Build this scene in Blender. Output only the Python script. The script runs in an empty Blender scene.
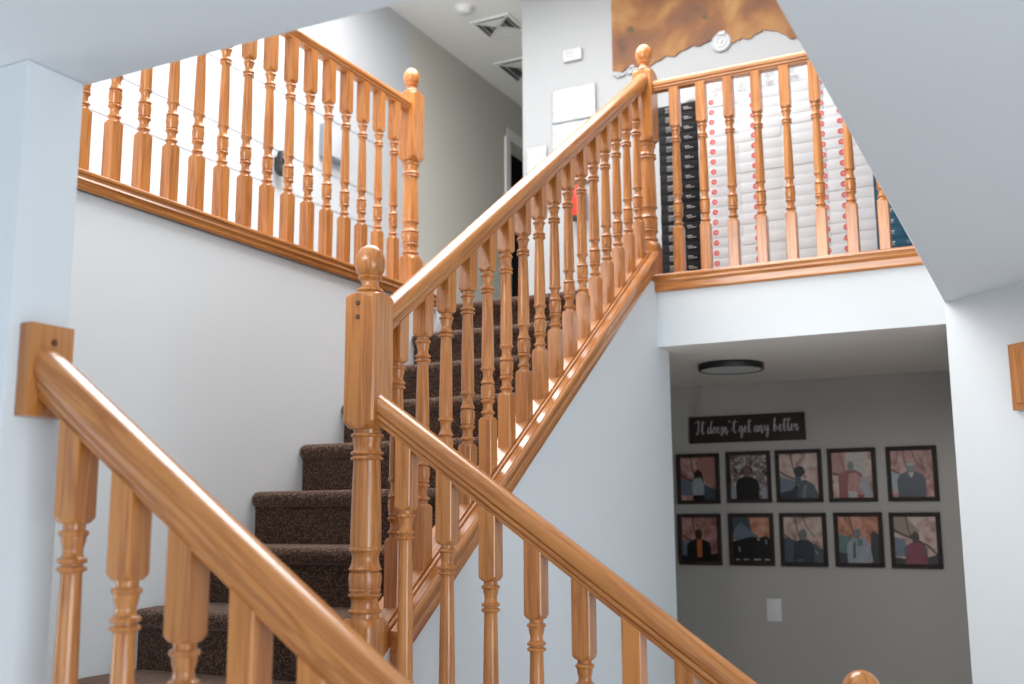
import bpy, bmesh, math, random
from mathutils import Vector, Matrix
random.seed(7)
SC = bpy.context.scene
COL = SC.collection

# ------------------------------------------------------------------ camera
CAM = Vector((1.5968, -2.3074, 1.6098))
a, b, c = 0.4712, 0.1642, -0.0056
fw = Vector((-math.sin(a)*math.cos(b), math.cos(a)*math.cos(b), math.sin(b)))
rt = Vector((math.cos(a), math.sin(a), 0)); up = rt.cross(fw)
rt2 = rt*math.cos(c) + up*math.sin(c); up2 = -rt*math.sin(c) + up*math.cos(c)
cam_data = bpy.data.cameras.new('camera')
cam_data.sensor_width = 36; cam_data.lens = 1059.4*36/1024
cam_data.dof.use_dof = True; cam_data.dof.focus_distance = 2.85; cam_data.dof.aperture_fstop = 3.6
cam_data.clip_start = .05
cam = bpy.data.objects.new('camera', cam_data); COL.objects.link(cam)
m = Matrix((rt2, up2, -fw)).transposed().to_4x4(); m.translation = CAM
cam.matrix_world = m
SC.camera = cam

# ------------------------------------------------------------------ world, lights, exposure
w = bpy.data.worlds.new('world'); SC.world = w; w.use_nodes = True
w.node_tree.nodes['Background'].inputs[0].default_value = (.80, .90, 1, 1)
w.node_tree.nodes['Background'].inputs[1].default_value = 0.6
def area(name, loc, target, sx, sy, power, col):
    l = bpy.data.lights.new(name, 'AREA'); l.shape = 'RECTANGLE'; l.size = sx; l.size_y = sy
    l.energy = power; l.color = col
    o = bpy.data.objects.new(name, l); COL.objects.link(o); o.location = loc
    o.rotation_euler = (Vector(target)-Vector(loc)).to_track_quat('-Z', 'Y').to_euler()
    return o
area('skylight', (-.7, 1.6, 5.03), (-.7, 1.6, 0), 2.6, 2.3, 114, (1, .99, .985))
area('upstairs_window_light', (-.6, -3.3, 3.7), (-1.3, 3.5, 4.5), 2.6, 1.5, 90, (1, .985, .96))
area('living_room_window_light', (1.2, -6.3, 1.6), (1.0, 0, 1.3), 3.6, 2.0, 24, (.86, .94, 1))
area('left_room_added_light', (-3.93, -2.45, 1.5), (1.2, .6, 1.7), 1.9, 1.7, 33, (.92, .965, 1))  # added area light: reaches the angled wall, only grazes the near wall
area('side_added_light', (4.35, -2.6, 1.45), (0, -.6, 1.3), 2.4, 1.7, 46, (.88, .95, 1))  # added cool area light from the right, lifts ceiling and wall end
vs = SC.view_settings
vs.view_transform = 'Standard'; vs.look = 'None'; vs.gamma = 1; vs.use_curve_mapping = False
vs.exposure = 0.48

# ------------------------------------------------------------------ materials
def nodes(name):
    mt = bpy.data.materials.new(name); mt.use_nodes = True
    nt = mt.node_tree; return mt, nt, nt.nodes['Principled BSDF']
def plain(name, col, rough=.6, metal=0, bump=0, bscale=200, coat=0, spec=.5, var=0):
    mt, nt, p = nodes(name)
    p.inputs['Base Color'].default_value = (*col, 1); p.inputs['Roughness'].default_value = rough
    p.inputs['Metallic'].default_value = metal; p.inputs['Coat Weight'].default_value = coat
    p.inputs['Specular IOR Level'].default_value = spec
    if bump or var:
        tc = nt.nodes.new('ShaderNodeTexCoord'); n = nt.nodes.new('ShaderNodeTexNoise')
        n.inputs['Scale'].default_value = bscale; n.inputs['Detail'].default_value = 3
        nt.links.new(tc.outputs['Object'], n.inputs['Vector'])
        if bump:
            bp = nt.nodes.new('ShaderNodeBump'); bp.inputs['Strength'].default_value = bump
            bp.inputs['Distance'].default_value = .002
            nt.links.new(n.outputs['Fac'], bp.inputs['Height']); nt.links.new(bp.outputs['Normal'], p.inputs['Normal'])
        if var:
            r = nt.nodes.new('ShaderNodeValToRGB')
            r.color_ramp.elements[0].position = .3; r.color_ramp.elements[1].position = .7
            r.color_ramp.elements[0].color = (*[v*(1-var) for v in col], 1); r.color_ramp.elements[1].color = (*col, 1)
            nt.links.new(n.outputs['Fac'], r.inputs['Fac']); nt.links.new(r.outputs['Color'], p.inputs['Base Color'])
    return mt
def wood(name, axis, dark=(.36, .113, .021), light=(.55, .216, .052), rough=.28, coat=.5):
    mt, nt, p = nodes(name)
    tc = nt.nodes.new('ShaderNodeTexCoord'); oi = nt.nodes.new('ShaderNodeObjectInfo')
    ad = nt.nodes.new('ShaderNodeVectorMath'); ad.operation = 'ADD'
    sc = nt.nodes.new('ShaderNodeVectorMath'); sc.operation = 'SCALE'; sc.inputs['Scale'].default_value = 37.
    cb = nt.nodes.new('ShaderNodeCombineXYZ')
    for i in range(3): nt.links.new(oi.outputs['Random'], cb.inputs[i])
    nt.links.new(cb.outputs[0], sc.inputs[0]); nt.links.new(tc.outputs['Object'], ad.inputs[0]); nt.links.new(sc.outputs[0], ad.inputs[1])
    mp = nt.nodes.new('ShaderNodeMapping')
    s = [26, 26, 26]; s[axis] = 1.6; mp.inputs['Scale'].default_value = s
    nt.links.new(ad.outputs[0], mp.inputs['Vector'])
    n = nt.nodes.new('ShaderNodeTexNoise'); n.inputs['Scale'].default_value = 1; n.inputs['Detail'].default_value = 4; n.inputs['Distortion'].default_value = .6
    nt.links.new(mp.outputs[0], n.inputs['Vector'])
    mp2 = nt.nodes.new('ShaderNodeMapping'); s2 = [260, 260, 260]; s2[axis] = 9; mp2.inputs['Scale'].default_value = s2
    nt.links.new(ad.outputs[0], mp2.inputs['Vector'])
    n2 = nt.nodes.new('ShaderNodeTexNoise'); n2.inputs['Scale'].default_value = 1; n2.inputs['Detail'].default_value = 2
    nt.links.new(mp2.outputs[0], n2.inputs['Vector'])
    wv = nt.nodes.new('ShaderNodeMath'); wv.operation = 'MULTIPLY'; wv.inputs[1].default_value = 5
    nt.links.new(n.outputs['Fac'], wv.inputs[0])
    fr = nt.nodes.new('ShaderNodeMath'); fr.operation = 'PINGPONG'; fr.inputs[1].default_value = .5
    nt.links.new(wv.outputs[0], fr.inputs[0])
    mx = nt.nodes.new('ShaderNodeMath'); mx.operation = 'MULTIPLY_ADD'; mx.inputs[1].default_value = 1.1
    nt.links.new(fr.outputs[0], mx.inputs[0])
    m3 = nt.nodes.new('ShaderNodeMath'); m3.operation = 'MULTIPLY'; m3.inputs[1].default_value = .62
    nt.links.new(n2.outputs['Fac'], m3.inputs[0]); nt.links.new(m3.outputs[0], mx.inputs[2])
    r = nt.nodes.new('ShaderNodeValToRGB')
    r.color_ramp.elements[0].position = .22; r.color_ramp.elements[0].color = (*dark, 1)
    r.color_ramp.elements[1].position = .72; r.color_ramp.elements[1].color = (*light, 1)
    nt.links.new(mx.outputs[0], r.inputs['Fac'])
    hs = nt.nodes.new('ShaderNodeHueSaturation')
    mr = nt.nodes.new('ShaderNodeMapRange'); mr.inputs[3].default_value = .9; mr.inputs[4].default_value = 1.08
    nt.links.new(oi.outputs['Random'], mr.inputs[0]); nt.links.new(mr.outputs[0], hs.inputs['Value'])
    nt.links.new(r.outputs[0], hs.inputs['Color']); nt.links.new(hs.outputs[0], p.inputs['Base Color'])
    p.inputs['Roughness'].default_value = rough
    p.inputs['Coat Weight'].default_value = coat; p.inputs['Coat Roughness'].default_value = .16
    bp = nt.nodes.new('ShaderNodeBump'); bp.inputs['Strength'].default_value = .12; bp.inputs['Distance'].default_value = .001
    nt.links.new(n2.outputs['Fac'], bp.inputs['Height']); nt.links.new(bp.outputs[0], p.inputs['Normal'])
    return mt
WX, WY, WZ = wood('honey_oak_x', 0), wood('honey_oak_y', 1), wood('honey_oak_z', 2)
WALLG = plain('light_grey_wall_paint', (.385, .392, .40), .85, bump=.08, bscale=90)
WALL = plain('white_wall_paint', (.72, .76, .79), .85, bump=.08, bscale=90)
CEILH = plain('hall_ceiling_shade_tint', (.86, .77, .69), .9)  # white ceiling; its brownish shade is put into this warm tint
CEIL = plain('ceiling_paint', (.80, .83, .85), .9, bump=.1, bscale=120)
HALLW = plain('greige_wall_paint', (.47, .445, .41), .85, bump=.08, bscale=90)
HALLU = plain('upstairs_hall_shade_tone', (.58, .57, .52), .85, bump=.08, bscale=90)  # tone of the shaded hall is put into this wall colour
WHITE = plain('white_enamel', (.82, .82, .82), .4)
PLAST = plain('white_plastic', (.80, .80, .79), .35)
BLACK = plain('black_satin', (.012, .011, .011), .45)
DARKW = wood('espresso_wood', 0, (.010, .005, .004), (.028, .013, .010), .7, 0)
FLOOR = plain('pale_floor', (.78, .78, .79), .6)
CEILU = plain('upper_ceiling_paint', (.80, .80, .77), .9)
PLUG = plain('wood_plug_brown', (.12, .045, .015), .4)
def carpet():
    mt, nt, p = nodes('brown_loop_carpet')
    tc = nt.nodes.new('ShaderNodeTexCoord'); v = nt.nodes.new('ShaderNodeTexVoronoi'); v.inputs['Scale'].default_value = 125
    nz = nt.nodes.new('ShaderNodeTexNoise'); nz.inputs['Scale'].default_value = 110; nz.inputs['Detail'].default_value = 2
    nt.links.new(tc.outputs['Object'], v.inputs['Vector']); nt.links.new(tc.outputs['Object'], nz.inputs['Vector'])
    r = nt.nodes.new('ShaderNodeValToRGB')
    r.color_ramp.elements[0].position = .0; r.color_ramp.elements[0].color = (.42, .27, .205, 1)
    r.color_ramp.elements[1].position = .42; r.color_ramp.elements[1].color = (.066, .036, .026, 1)
    nt.links.new(v.outputs['Distance'], r.inputs['Fac'])
    mx = nt.nodes.new('ShaderNodeMix'); mx.data_type = 'RGBA'; mx.blend_type = 'MULTIPLY'; mx.inputs[0].default_value = .6
    nt.links.new(r.outputs[0], mx.inputs[6]); nt.links.new(nz.outputs['Fac'], mx.inputs[7])
    nt.links.new(mx.outputs[2], p.inputs['Base Color'])
    p.inputs['Roughness'].default_value = 1; p.inputs['Specular IOR Level'].default_value = .1
    p.inputs['Sheen Weight'].default_value = .45; p.inputs['Sheen Roughness'].default_value = .45; p.inputs['Sheen Tint'].default_value = (1, .74, .60, 1)
    bp = nt.nodes.new('ShaderNodeBump'); bp.invert = True; bp.inputs['Strength'].default_value = 1; bp.inputs['Distance'].default_value = .004
    nt.links.new(v.outputs['Distance'], bp.inputs['Height']); nt.links.new(bp.outputs[0], p.inputs['Normal'])
    return mt
CARPET = carpet()

# ------------------------------------------------------------------ helpers
def obj(name, bm, mats, parent=None, loc=None, rot=None, smooth=None):
    me = bpy.data.meshes.new(name)
    bmesh.ops.recalc_face_normals(bm, faces=bm.faces)
    bm.to_mesh(me); bm.free()
    for mt in (mats if isinstance(mats, (list, tuple)) else [mats]): me.materials.append(mt)
    o = bpy.data.objects.new(name, me); COL.objects.link(o)
    if parent: o.parent = parent
    if loc is not None: o.location = loc
    if rot is not None: o.rotation_euler = rot
    if smooth is not None:
        me.shade_smooth() if hasattr(me, 'shade_smooth') else None
        try: me.set_sharp_from_angle(angle=math.radians(smooth))
        except Exception: pass
    return o
def tag(o, label, cat, group=None):
    o['label'] = label; o['category'] = cat
    if group: o['group'] = group
    return o
def thing(name, label, cat, loc=(0, 0, 0), rot=(0, 0, 0), group=None):
    o = bpy.data.objects.new(name, None); COL.objects.link(o); o.empty_display_size = .05
    o.location = loc; o.rotation_euler = rot
    return tag(o, label, cat, group)
def part(src, parent, loc=None):
    o = src.copy(); COL.objects.link(o); o.parent = parent
    if loc is not None: o.location = loc
    return o
def struct(name, bm, mt, **k):
    o = obj(name, bm, mt, **k); o['kind'] = 'structure'; return o
def box(bm, x0, x1, y0, y1, z0, z1, bev=0, mi=0):
    vs_ = [bm.verts.new((x, y, z)) for x in (x0, x1) for y in (y0, y1) for z in (z0, z1)]
    fs = [bm.faces.new([vs_[i] for i in f]) for f in ((0, 1, 3, 2), (4, 6, 7, 5), (0, 4, 5, 1), (2, 3, 7, 6), (0, 2, 6, 4), (1, 5, 7, 3))]
    for f in fs: f.material_index = mi
    if bev:
        es = list({e for f in fs for e in f.edges})
        r = bmesh.ops.bevel(bm, geom=es, offset=bev, segments=2, affect='EDGES', profile=.6)
        for f in r['faces']: f.material_index = mi
    return fs
def B(*a, **k):
    bm = bmesh.new(); box(bm, *a, **k); return bm
def prism(bm, poly, z0, z1, bev=0, mi=0):
    lo = [bm.verts.new((x, y, z0)) for x, y in poly]; hi = [bm.verts.new((x, y, z1)) for x, y in poly]
    n = len(poly); fs = [bm.faces.new(lo[::-1]), bm.faces.new(hi)]
    for i in range(n): fs.append(bm.faces.new((lo[i], lo[(i+1) % n], hi[(i+1) % n], hi[i])))
    for f in fs: f.material_index = mi
    if bev:
        es = list(fs[0].edges)
        bmesh.ops.bevel(bm, geom=es, offset=bev, segments=4, affect='EDGES', profile=.5)
    return fs
def sweep(bm, prof, p0, p1, fn, mi=0):
    """closed profile (u, v) carried from p0 to p1; fn(u, v, p) gives the vertex"""
    A = [bm.verts.new(fn(u, v, p0)) for u, v in prof]; Bv = [bm.verts.new(fn(u, v, p1)) for u, v in prof]
    n = len(prof)
    for i in range(n):
        f = bm.faces.new((A[i], A[(i+1) % n], Bv[(i+1) % n], Bv[i])); f.material_index = mi
    bm.faces.new(A[::-1]).material_index = mi; bm.faces.new(Bv).material_index = mi
def lathe(bm, prof, N=24, loc=(0, 0, 0), axis='z', mi=0):
    rings = []
    for r, z in prof:
        ring = []
        for i in range(N):
            t = 2*math.pi*i/N; x, y = r*math.cos(t), r*math.sin(t)
            p = (x, y, z) if axis == 'z' else ((x, -z, y) if axis == 'y' else (z, x, y))
            ring.append(bm.verts.new(Vector(p)+Vector(loc)))
        rings.append(ring)
    for A, Bv in zip(rings, rings[1:]):
        for i in range(N): bm.faces.new((A[i], A[(i+1) % N], Bv[(i+1) % N], Bv[i])).material_index = mi
    bm.faces.new(rings[0][::-1]).material_index = mi; bm.faces.new(rings[-1]).material_index = mi

def realign(o, ax, sl):
    """turn the object's own axis along its slope (the grain follows), geometry stays put"""
    q = Matrix.Rotation(math.atan(sl), 4, 'X') if ax == 'y' else Matrix.Rotation(math.atan(sl), 4, 'Y')
    o.data.transform(q.inverted()); o.matrix_local = q
    return o
# ------------------------------------------------------------------ turned posts: square blocks that flow into lathe work
def post(half, rings, N=32, chamf=.0035):
    """rings: (z, R or None, shear_x, shear_y); a None ring is the full square, else the square cut down to radius R"""
    bm = bmesh.new(); prev = None; angs = []
    for q in range(4):
        for t in (-45+3, -30, -15, -7, 0, 7, 15, 30, 45-3): angs.append(math.radians(q*90+t))
    for z, R, sx, sy in rings:
        ring = []
        for t in angs:
            sq = half/max(abs(math.cos(t)), abs(math.sin(t)))
            r = sq if R is None else min(sq, R)
            x, y = r*math.cos(t), r*math.sin(t)
            ring.append(bm.verts.new((x, y, z + sx*x + sy*y)))
        if prev:
            n = len(ring)
            for i in range(n): bm.faces.new((prev[i], prev[(i+1) % n], ring[(i+1) % n], ring[i]))
        else: bm.faces.new(ring[::-1])
        prev = ring
    bm.faces.new(prev)
    return bm
TOPC = [(0, .0160), (.009, .0155), (.010, .0195), (.014, .0215), (.018, .0200), (.0195, .0175), (.028, .0168), (.038, .0142), (.046, .0142), (.051, .0165),
        (.0525, .0200), (.056, .0215), (.0595, .0200), (.061, .0152), (.0635, .0152), (.065, .0200), (.0685, .0215), (.072, .0200), (.0735, .0155), (.079, .0148)]
VASE = [(0, .0160), (.009, .0155), (.0105, .0195), (.0145, .0212), (.0185, .0195), (.0200, .0160), (.030, .0142), (.040, .0148), (.046, .0175), (.0475, .0200), (.051, .0214),
        (.0545, .0200), (.056, .0165), (.0585, .0165), (.060, .0195), (.064, .0200), (.0655, .0185), (.085, .0214), (.102, .0198), (.1035, .0155), (.1055, .0155), (.107, .0200), (.1105, .0214),
        (.1140, .0190), (.122, .0160), (.132, .0142), (.142, .0150), (.150, .0175), (.1515, .0205), (.155, .0216), (.1590, .0205), (.1605, .0185), (.162, .0185)]
def shoulder(z, half, d, updir):
    """square block end: the lathe cuts the four arrises back further than the faces"""
    R1 = half*1.40
    return [(z+updir*d*t, R1+(half*1.0-R1)*t) for t in (0, .33, .66, 1)]
def turned(half, zb0, zb1, zt0, zt1, k=1.07, kz=1., sx=0, sy=0, fat=0.):
    """bottom block zb0..zb1, top block zt0..zt1, lathe work between them"""
    F = lambda R: (R*(1-fat)+.0215*fat)*k
    r = [(zb0, None, sx, sy), (zb1-.42*half, None, 0, 0)]
    r += [(z, R, 0, 0) for z, R in shoulder(zb1-.42*half, half, .42*half, 1)]
    r += [(zb1+t*kz+.001, F(R), 0, 0) for t, R in VASE]
    zv = zb1+VASE[-1][0]*kz; ztc = zt0-TOPC[-1][0]*kz
    for i in range(1, 8):
        t = i/8; r.append((zv+(ztc-zv)*t, F(.0192+(.0150-.0192)*t + .0006*math.sin(math.pi*t)), 0, 0))
    r += [(zt0-t*kz-.001, F(R), 0, 0) for t, R in TOPC[::-1]]
    r += [(z, R, 0, 0) for z, R in shoulder(zt0+.42*half, half, .42*half, -1)[::-1]]
    if zt1 is not None: r += [(zt0+.42*half, None, 0, 0), (zt1, None, sx, sy)]
    return r
HALF = .0225
S = .19/.2715
BALS = [None]*4
# up-flight balusters (base at the cap of the knee wall), z local
def baluster(kind, zb1, zt0, zt1, sx=0, sy=0):
    bm = post(HALF, turned(HALF, 0, zb1, zt0, zt1, sx=sx, sy=sy))
    return obj('baluster', bm, WZ, smooth=38)

def rail_profile(wd=1., ht=1.):
    h = [(.0195, -.033), (.0195, -.0235), (.0215, -.0215), (.0255, -.019), (.0265, -.014), (.0250, -.010), (.0265, -.0065), (.0305, -.0035), (.0315, .004),
         (.0310, .012), (.0285, .0205), (.0235, .027), (.0165, .031), (.0085, .0330)]
    h = [(u*wd, v*ht) for u, v in h]
    return h + [(0, .0335*ht)] + [(-u, v) for u, v in h[::-1]]
def handrail(parent, p0, p1, wd=1., ht=1., name='handrail'):
    """rail built along its own x axis, then turned into place"""
    p0, p1 = Vector(p0), Vector(p1); d = p1-p0; L = d.length
    x = d.normalized(); y = Vector((0, 0, 1)).cross(x).normalized(); z = x.cross(y)
    # plumb ends
    k = x.z/math.sqrt(1-x.z**2)
    bm = bmesh.new()
    n = max(2, int(L/.3)); prof = rail_profile(wd, ht); prev = None
    for i in range(n+1):
        ring = []
        for u, v in prof:
            xx = L*i/n
            if i == 0 or i == n: xx += -v*(-k)
            ring.append(bm.verts.new((xx, u, v)))
        if prev:
            for j in range(len(ring)): bm.faces.new((prev[j], prev[(j+1) % len(ring)], ring[(j+1) % len(ring)], ring[j]))
        else: bm.faces.new(ring[::-1])
        prev = ring
    bm.faces.new(prev)
    o = obj(name, bm, WX, parent, smooth=35)
    mm = Matrix((x, y, z)).transposed().to_4x4(); mm.translation = p0 - (parent.location if parent else Vector())
    o.matrix_local = mm
    return o

NH = .0475
def newel(label, x, y, zfoot, zb1, zt0, zt1, ztop, plugs=(), group=None):
    """square-and-turned newel with a turned ball finial"""
    t = thing('newel_post', label, 'newel post', (x, y, zfoot), group=group)
    r = turned(NH, 0, zb1-zfoot, zt0-zfoot, None, k=2.02, kz=1.1, fat=.42)
    zz = zt1-zfoot
    r += [(zt0-zfoot+.42*NH, None, 0, 0), (zz-.022, None, 0, 0)]
    R1 = NH*1.41
    for q in (0, .2, .4, .6, .8, 1): r.append((zz-.022+.022*math.sin(q*1.57), R1-(R1-.034)*(1-math.cos(q*1.57)), 0, 0))
    r += [(zz+.003, .031, 0, 0)]
    obj('post', post(NH, r), WZ, t, smooth=38)
    bm = bmesh.new(); hb = ztop-zt1; bb = zt1-zfoot
    s = hb/.134
    prof = [(.030, .001), (.034, .004), (.036, .008), (.034, .013), (.026, .017), (.0225, .026), (.0235, .035), (.030, .040), (.0325, .044), (.031, .047),
            (.028, .049), (.0345, .056), (.0395, .067), (.0415, .080), (.0410, .092), (.0375, .106), (.0310, .118), (.0225, .127), (.0120, .1325), (.003, .134)]
    lathe(bm, [(R, bb+z*s) for R, z in prof], 32)
    obj('ball_finial', bm, WZ, t, smooth=38)
    for (px, pz) in plugs:
        bm = bmesh.new(); lathe(bm, [(.0065, 0), (.0065, .003), (.005, .0045)], 14, axis='y')
        obj('wood_plug', bm, PLUG, t, (px, -NH+.0005, pz-zfoot))
    return t

# ================================================================== SETTING
UF = 2.66; CZ = 2.367; TOPZ = 5.093
YG = 2.2325; YB = 3.665
struct('floor', B(-4, 4.6, -6.6, 5.2, -.12, 0), FLOOR)
# ground floor ceiling = upper floor slab: near part, right part, gallery/hall part, left walkway
def slab(poly, bev=.007):
    bm = bmesh.new(); prism(bm, poly, CZ, UF, bev=bev)
    return struct('ceiling', bm, CEIL, smooth=40)
slab([(-4, -6.6), (4.6, -6.6), (4.6, 2.19), (1.284, 2.19), (1.288, -1.074), (-4, -1.074)])
slab([(.043-1.5, 2.1925), (4.6, 2.1925), (4.6, 6.6), (-2.6, 6.6), (-2.6, 3.7), (-1.457, 3.7)])
slab([(-2.6, -1.08), (-1.12, -1.08), (-1.12, 2.2), (-1.457, 2.2), (-1.457, 3.7), (-2.6, 3.7)], 0)
# walls
struct('wall_left', B(-1.17, -1.067, -1.075, 2.10, 0, UF-.03), WALL)
bm = bmesh.new(); box(bm, -4, .13, -1.193, -1.077, 0, CZ, bev=.006); struct('wall_near', bm, WALL, smooth=40)
bm = bmesh.new()   # knee wall under the climbing flight, running on to the hall corner
KF = .043
p = [(-.0, 0), (2.345, 0), (2.345, CZ), (YG+.05, CZ), (YG+.05, UF), (YG-.05, UF), (-.0, 1.235)]
poly = [(0.0, 0), (2.345, 0), (2.345, CZ-.001), (2.19, CZ-.001), (2.19, 1.25+S*1.66), (1.66, 1.25+S*1.66), (0, 1.25)]
def yz_prism(bm, poly, x0, x1):
    A = [bm.verts.new((x0, y, z)) for y, z in poly]; C_ = [bm.verts.new((x1, y, z)) for y, z in poly]
    n = len(poly); bm.faces.new(A); bm.faces.new(C_[::-1])
    for i in range(n): bm.faces.new((A[i], A[(i+1) % n], C_[(i+1) % n], C_[i]))
yz_prism(bm, [(0.0, 0), (2.345, 0), (2.345, CZ-.001), (2.185, CZ-.001), (2.185, UF-.001), (1.99, UF-.001), (0, 1.25)], -KF, KF)
struct('wall_knee', bm, WALL)
# gallery header face (slab edge board in wall paint)
struct('wall_gallery', B(-KF, 1.285, 2.185, 2.1925, CZ-.0045, UF), WALL)
# angled wall right
cx_, cy_ = 1.286, 1.743; dx, dy = .718, -.696; nx, ny = -.696, -.718
L = 1.9
e = (cx_+dx*L, cy_+dy*L)
bm = bmesh.new(); prism(bm, [(cx_, cy_), e, (e[0]+.1, e[1]+.1), (cx_+.1, cy_+.045), (cx_+.1, YB+.1), (cx_, YB+.1)][::1], 0, CZ)
struct('wall_right', bm, WALL)
# downstairs hall
struct('wall_hall', B(-2.2, 1.286, YB, YB+.1, 0, CZ), HALLW)
struct('ceiling', B(-2.2, 1.2855, 2.188, YB, CZ-.004, CZ-.0005), CEILH)
struct('wall_hall_end', B(-2.25, -2.15, 2.3, YB, 0, CZ), HALLW)
struct('wall_hall_inner', B(-2.2, -KF, 2.25, 2.345, 0, CZ), HALLW)
# upper storey
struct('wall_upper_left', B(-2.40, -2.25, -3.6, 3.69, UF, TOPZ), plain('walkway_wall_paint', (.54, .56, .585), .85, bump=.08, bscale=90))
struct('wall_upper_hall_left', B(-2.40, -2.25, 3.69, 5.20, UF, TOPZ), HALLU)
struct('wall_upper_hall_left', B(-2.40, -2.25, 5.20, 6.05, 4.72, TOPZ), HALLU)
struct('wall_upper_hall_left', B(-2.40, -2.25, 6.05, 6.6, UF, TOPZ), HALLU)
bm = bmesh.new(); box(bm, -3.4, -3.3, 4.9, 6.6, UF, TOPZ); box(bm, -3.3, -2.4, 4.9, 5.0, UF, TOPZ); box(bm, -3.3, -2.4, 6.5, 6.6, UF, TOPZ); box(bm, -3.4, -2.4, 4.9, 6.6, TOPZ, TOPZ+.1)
struct('wall_dark_room', bm, plain('unlit_room_shade', (.05, .05, .05), .9))  # near-black colour paints in the darkness of the unlit room
bm = bmesh.new(); box(bm, -2.25, -2.232, 5.125, 5.205, UF, 4.80, bev=.004); box(bm, -2.25, -2.232, 6.045, 6.12, UF, 4.80, bev=.004); box(bm, -2.25, -2.231, 5.125, 6.12, 4.72, 4.80, bev=.004)
struct('door_1', bm, WHITE)
struct('wall_upper_back', B(-1.357, 4.6, YB, YB+.12, UF, TOPZ), WALLG)
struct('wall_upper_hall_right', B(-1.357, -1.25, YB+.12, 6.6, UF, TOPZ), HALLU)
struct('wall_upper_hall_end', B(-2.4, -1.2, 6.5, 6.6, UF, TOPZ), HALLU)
struct('wall_upper_near', B(-2.4, 4.6, -3.6, -3.5, UF, TOPZ), WALL)
struct('wall_upper_right', B(4.5, 4.6, -3.5, YB, UF, TOPZ), WALL)
struct('ceiling', B(-2.4, 4.6, -3.6, 6.6, TOPZ, TOPZ+.1), CEILU)
# ground-floor outer walls (behind and beside the camera), each with an opening added for its area light
bm = bmesh.new(); box(bm, -4, -.7, -6.6, -6.5, 0, CZ); box(bm, 3.1, 4.6, -6.6, -6.5, 0, CZ); box(bm, -.7, 3.1, -6.6, -6.5, 0, .5)
struct('wall_back', bm, WALL)
bm = bmesh.new(); box(bm, 4.5, 4.6, -6.5, -3.9, 0, CZ); box(bm, 4.5, 4.6, -1.3, 5, 0, CZ); box(bm, 4.5, 4.6, -3.9, -1.3, 0, .5)
struct('wall_side', bm, WALL)
bm = bmesh.new(); box(bm, -4.1, -4, -6.6, -3.4, 0, CZ); box(bm, -4.1, -4, -3.4, -1.5, 0, .6); box(bm, -4.1, -4, -1.5, -1.1, 0, CZ)
struct('wall_room_left', bm, WALL)

# ================================================================== STAIRCASE
LZ = .95; R_ = .2715; H_ = .19; Y0 = -.0326
st = thing('staircase', 'brown loop-carpeted stairs climbing from the landing beside the white left wall', 'staircase', (0, 0, 0))
def step_mesh(length, depth):
    """one carpeted step built along local x, nose at local y=0 facing -y, top at z=0"""
    bm = bmesh.new(); r = .029; xs = [0, .006, .016, .03, length-.02, length]
    prof = [(depth, -.19), (depth, 0), (.040 if depth < .2 else .10, 0), (.035, 0)]
    for i in range(0, 9):
        t = math.pi/2 + math.pi*i/8
        prof.append((.029+r*math.cos(t)*1.0, -r+r*math.sin(t)))
    prof += [(.030, -.062), (.034, -.066), (.034, -.19)]
    rings = []
    for x in xs:
        s = 1 if x >= .03 else {0: .62, .006: .86, .016: .97}.get(x, 1)
        if x == length: s = .9
        rings.append([bm.verts.new((x, .034+(y-.034)*(s if y < .034 else 1), z if y > .035 else -.029+(z+.029)*(s if z > -.06 else 1))) for y, z in prof])
    n = len(prof)
    for A, C_ in zip(rings, rings[1:]):
        for i in range(n): bm.faces.new((A[i], A[(i+1) % n], C_[(i+1) % n], C_[i]))
    bm.faces.new(rings[0]); bm.faces.new(rings[-1][::-1])
    return bm
s0 = obj('step', step_mesh(1.067-KF-.001, R_+.034), CARPET, st, smooth=50)
s0.location = (-1.0665, Y0-.005, LZ+H_)
for k in range(1, 9):
    s = part(s0, st, (-1.0665, Y0-.005+R_*k, LZ+H_*(k+1))) if k < 8 else None
s = obj('step', step_mesh(1.067-KF-.001, .052), CARPET, st, smooth=50); s.location = (-1.0665, Y0-.005+R_*8, LZ+H_*9)
st = thing('staircase', 'carpeted corner landing and lower flight below the bottom picture edge', 'staircase', (0, 0, 0))
bm = bmesh.new(); box(bm, -1.0665, .03, -1.075, Y0+.02, LZ-.19, LZ, bev=.015)
obj('landing', bm, CARPET, st, smooth=50)
for j in range(1, 5):
    s = part(s0, st, (.03+R_*j, -1.066, LZ-H_*j)); s.rotation_euler = (0, 0, math.pi/2)
struct('floor', B(-1.3565, 1.28, 2.37, YB, UF, UF+.006), CARPET)

# ================================================================== RAILINGS
# upper flight railing on the knee wall
CAP = 1.30
rl = thing('stair_railing', 'oak balustrade climbing diagonally across the middle of the photo, on the knee wall', 'railing', (0, 0, 0))
handrail(rl, (0, .035, 2.103+S*.035), (0, 2.19, 2.103+S*2.19))
bal = baluster('up', 0, 0, 0) if False else None
LEN = 2.092-.04/0.82*0 - CAP - .0   # underside of the rail above the cap, plumb
LEN = (2.103-.0405)-CAP
b0 = obj('baluster', post(HALF, turned(HALF, -.004, .165, .642, LEN+.004, sx=0, sy=S)), WZ, rl, smooth=38)
for i in range(16):
    y = .131*(i+1)
    o = b0 if i == 0 else part(b0, rl)
    o.location = (0, y, CAP+S*y); 
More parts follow.
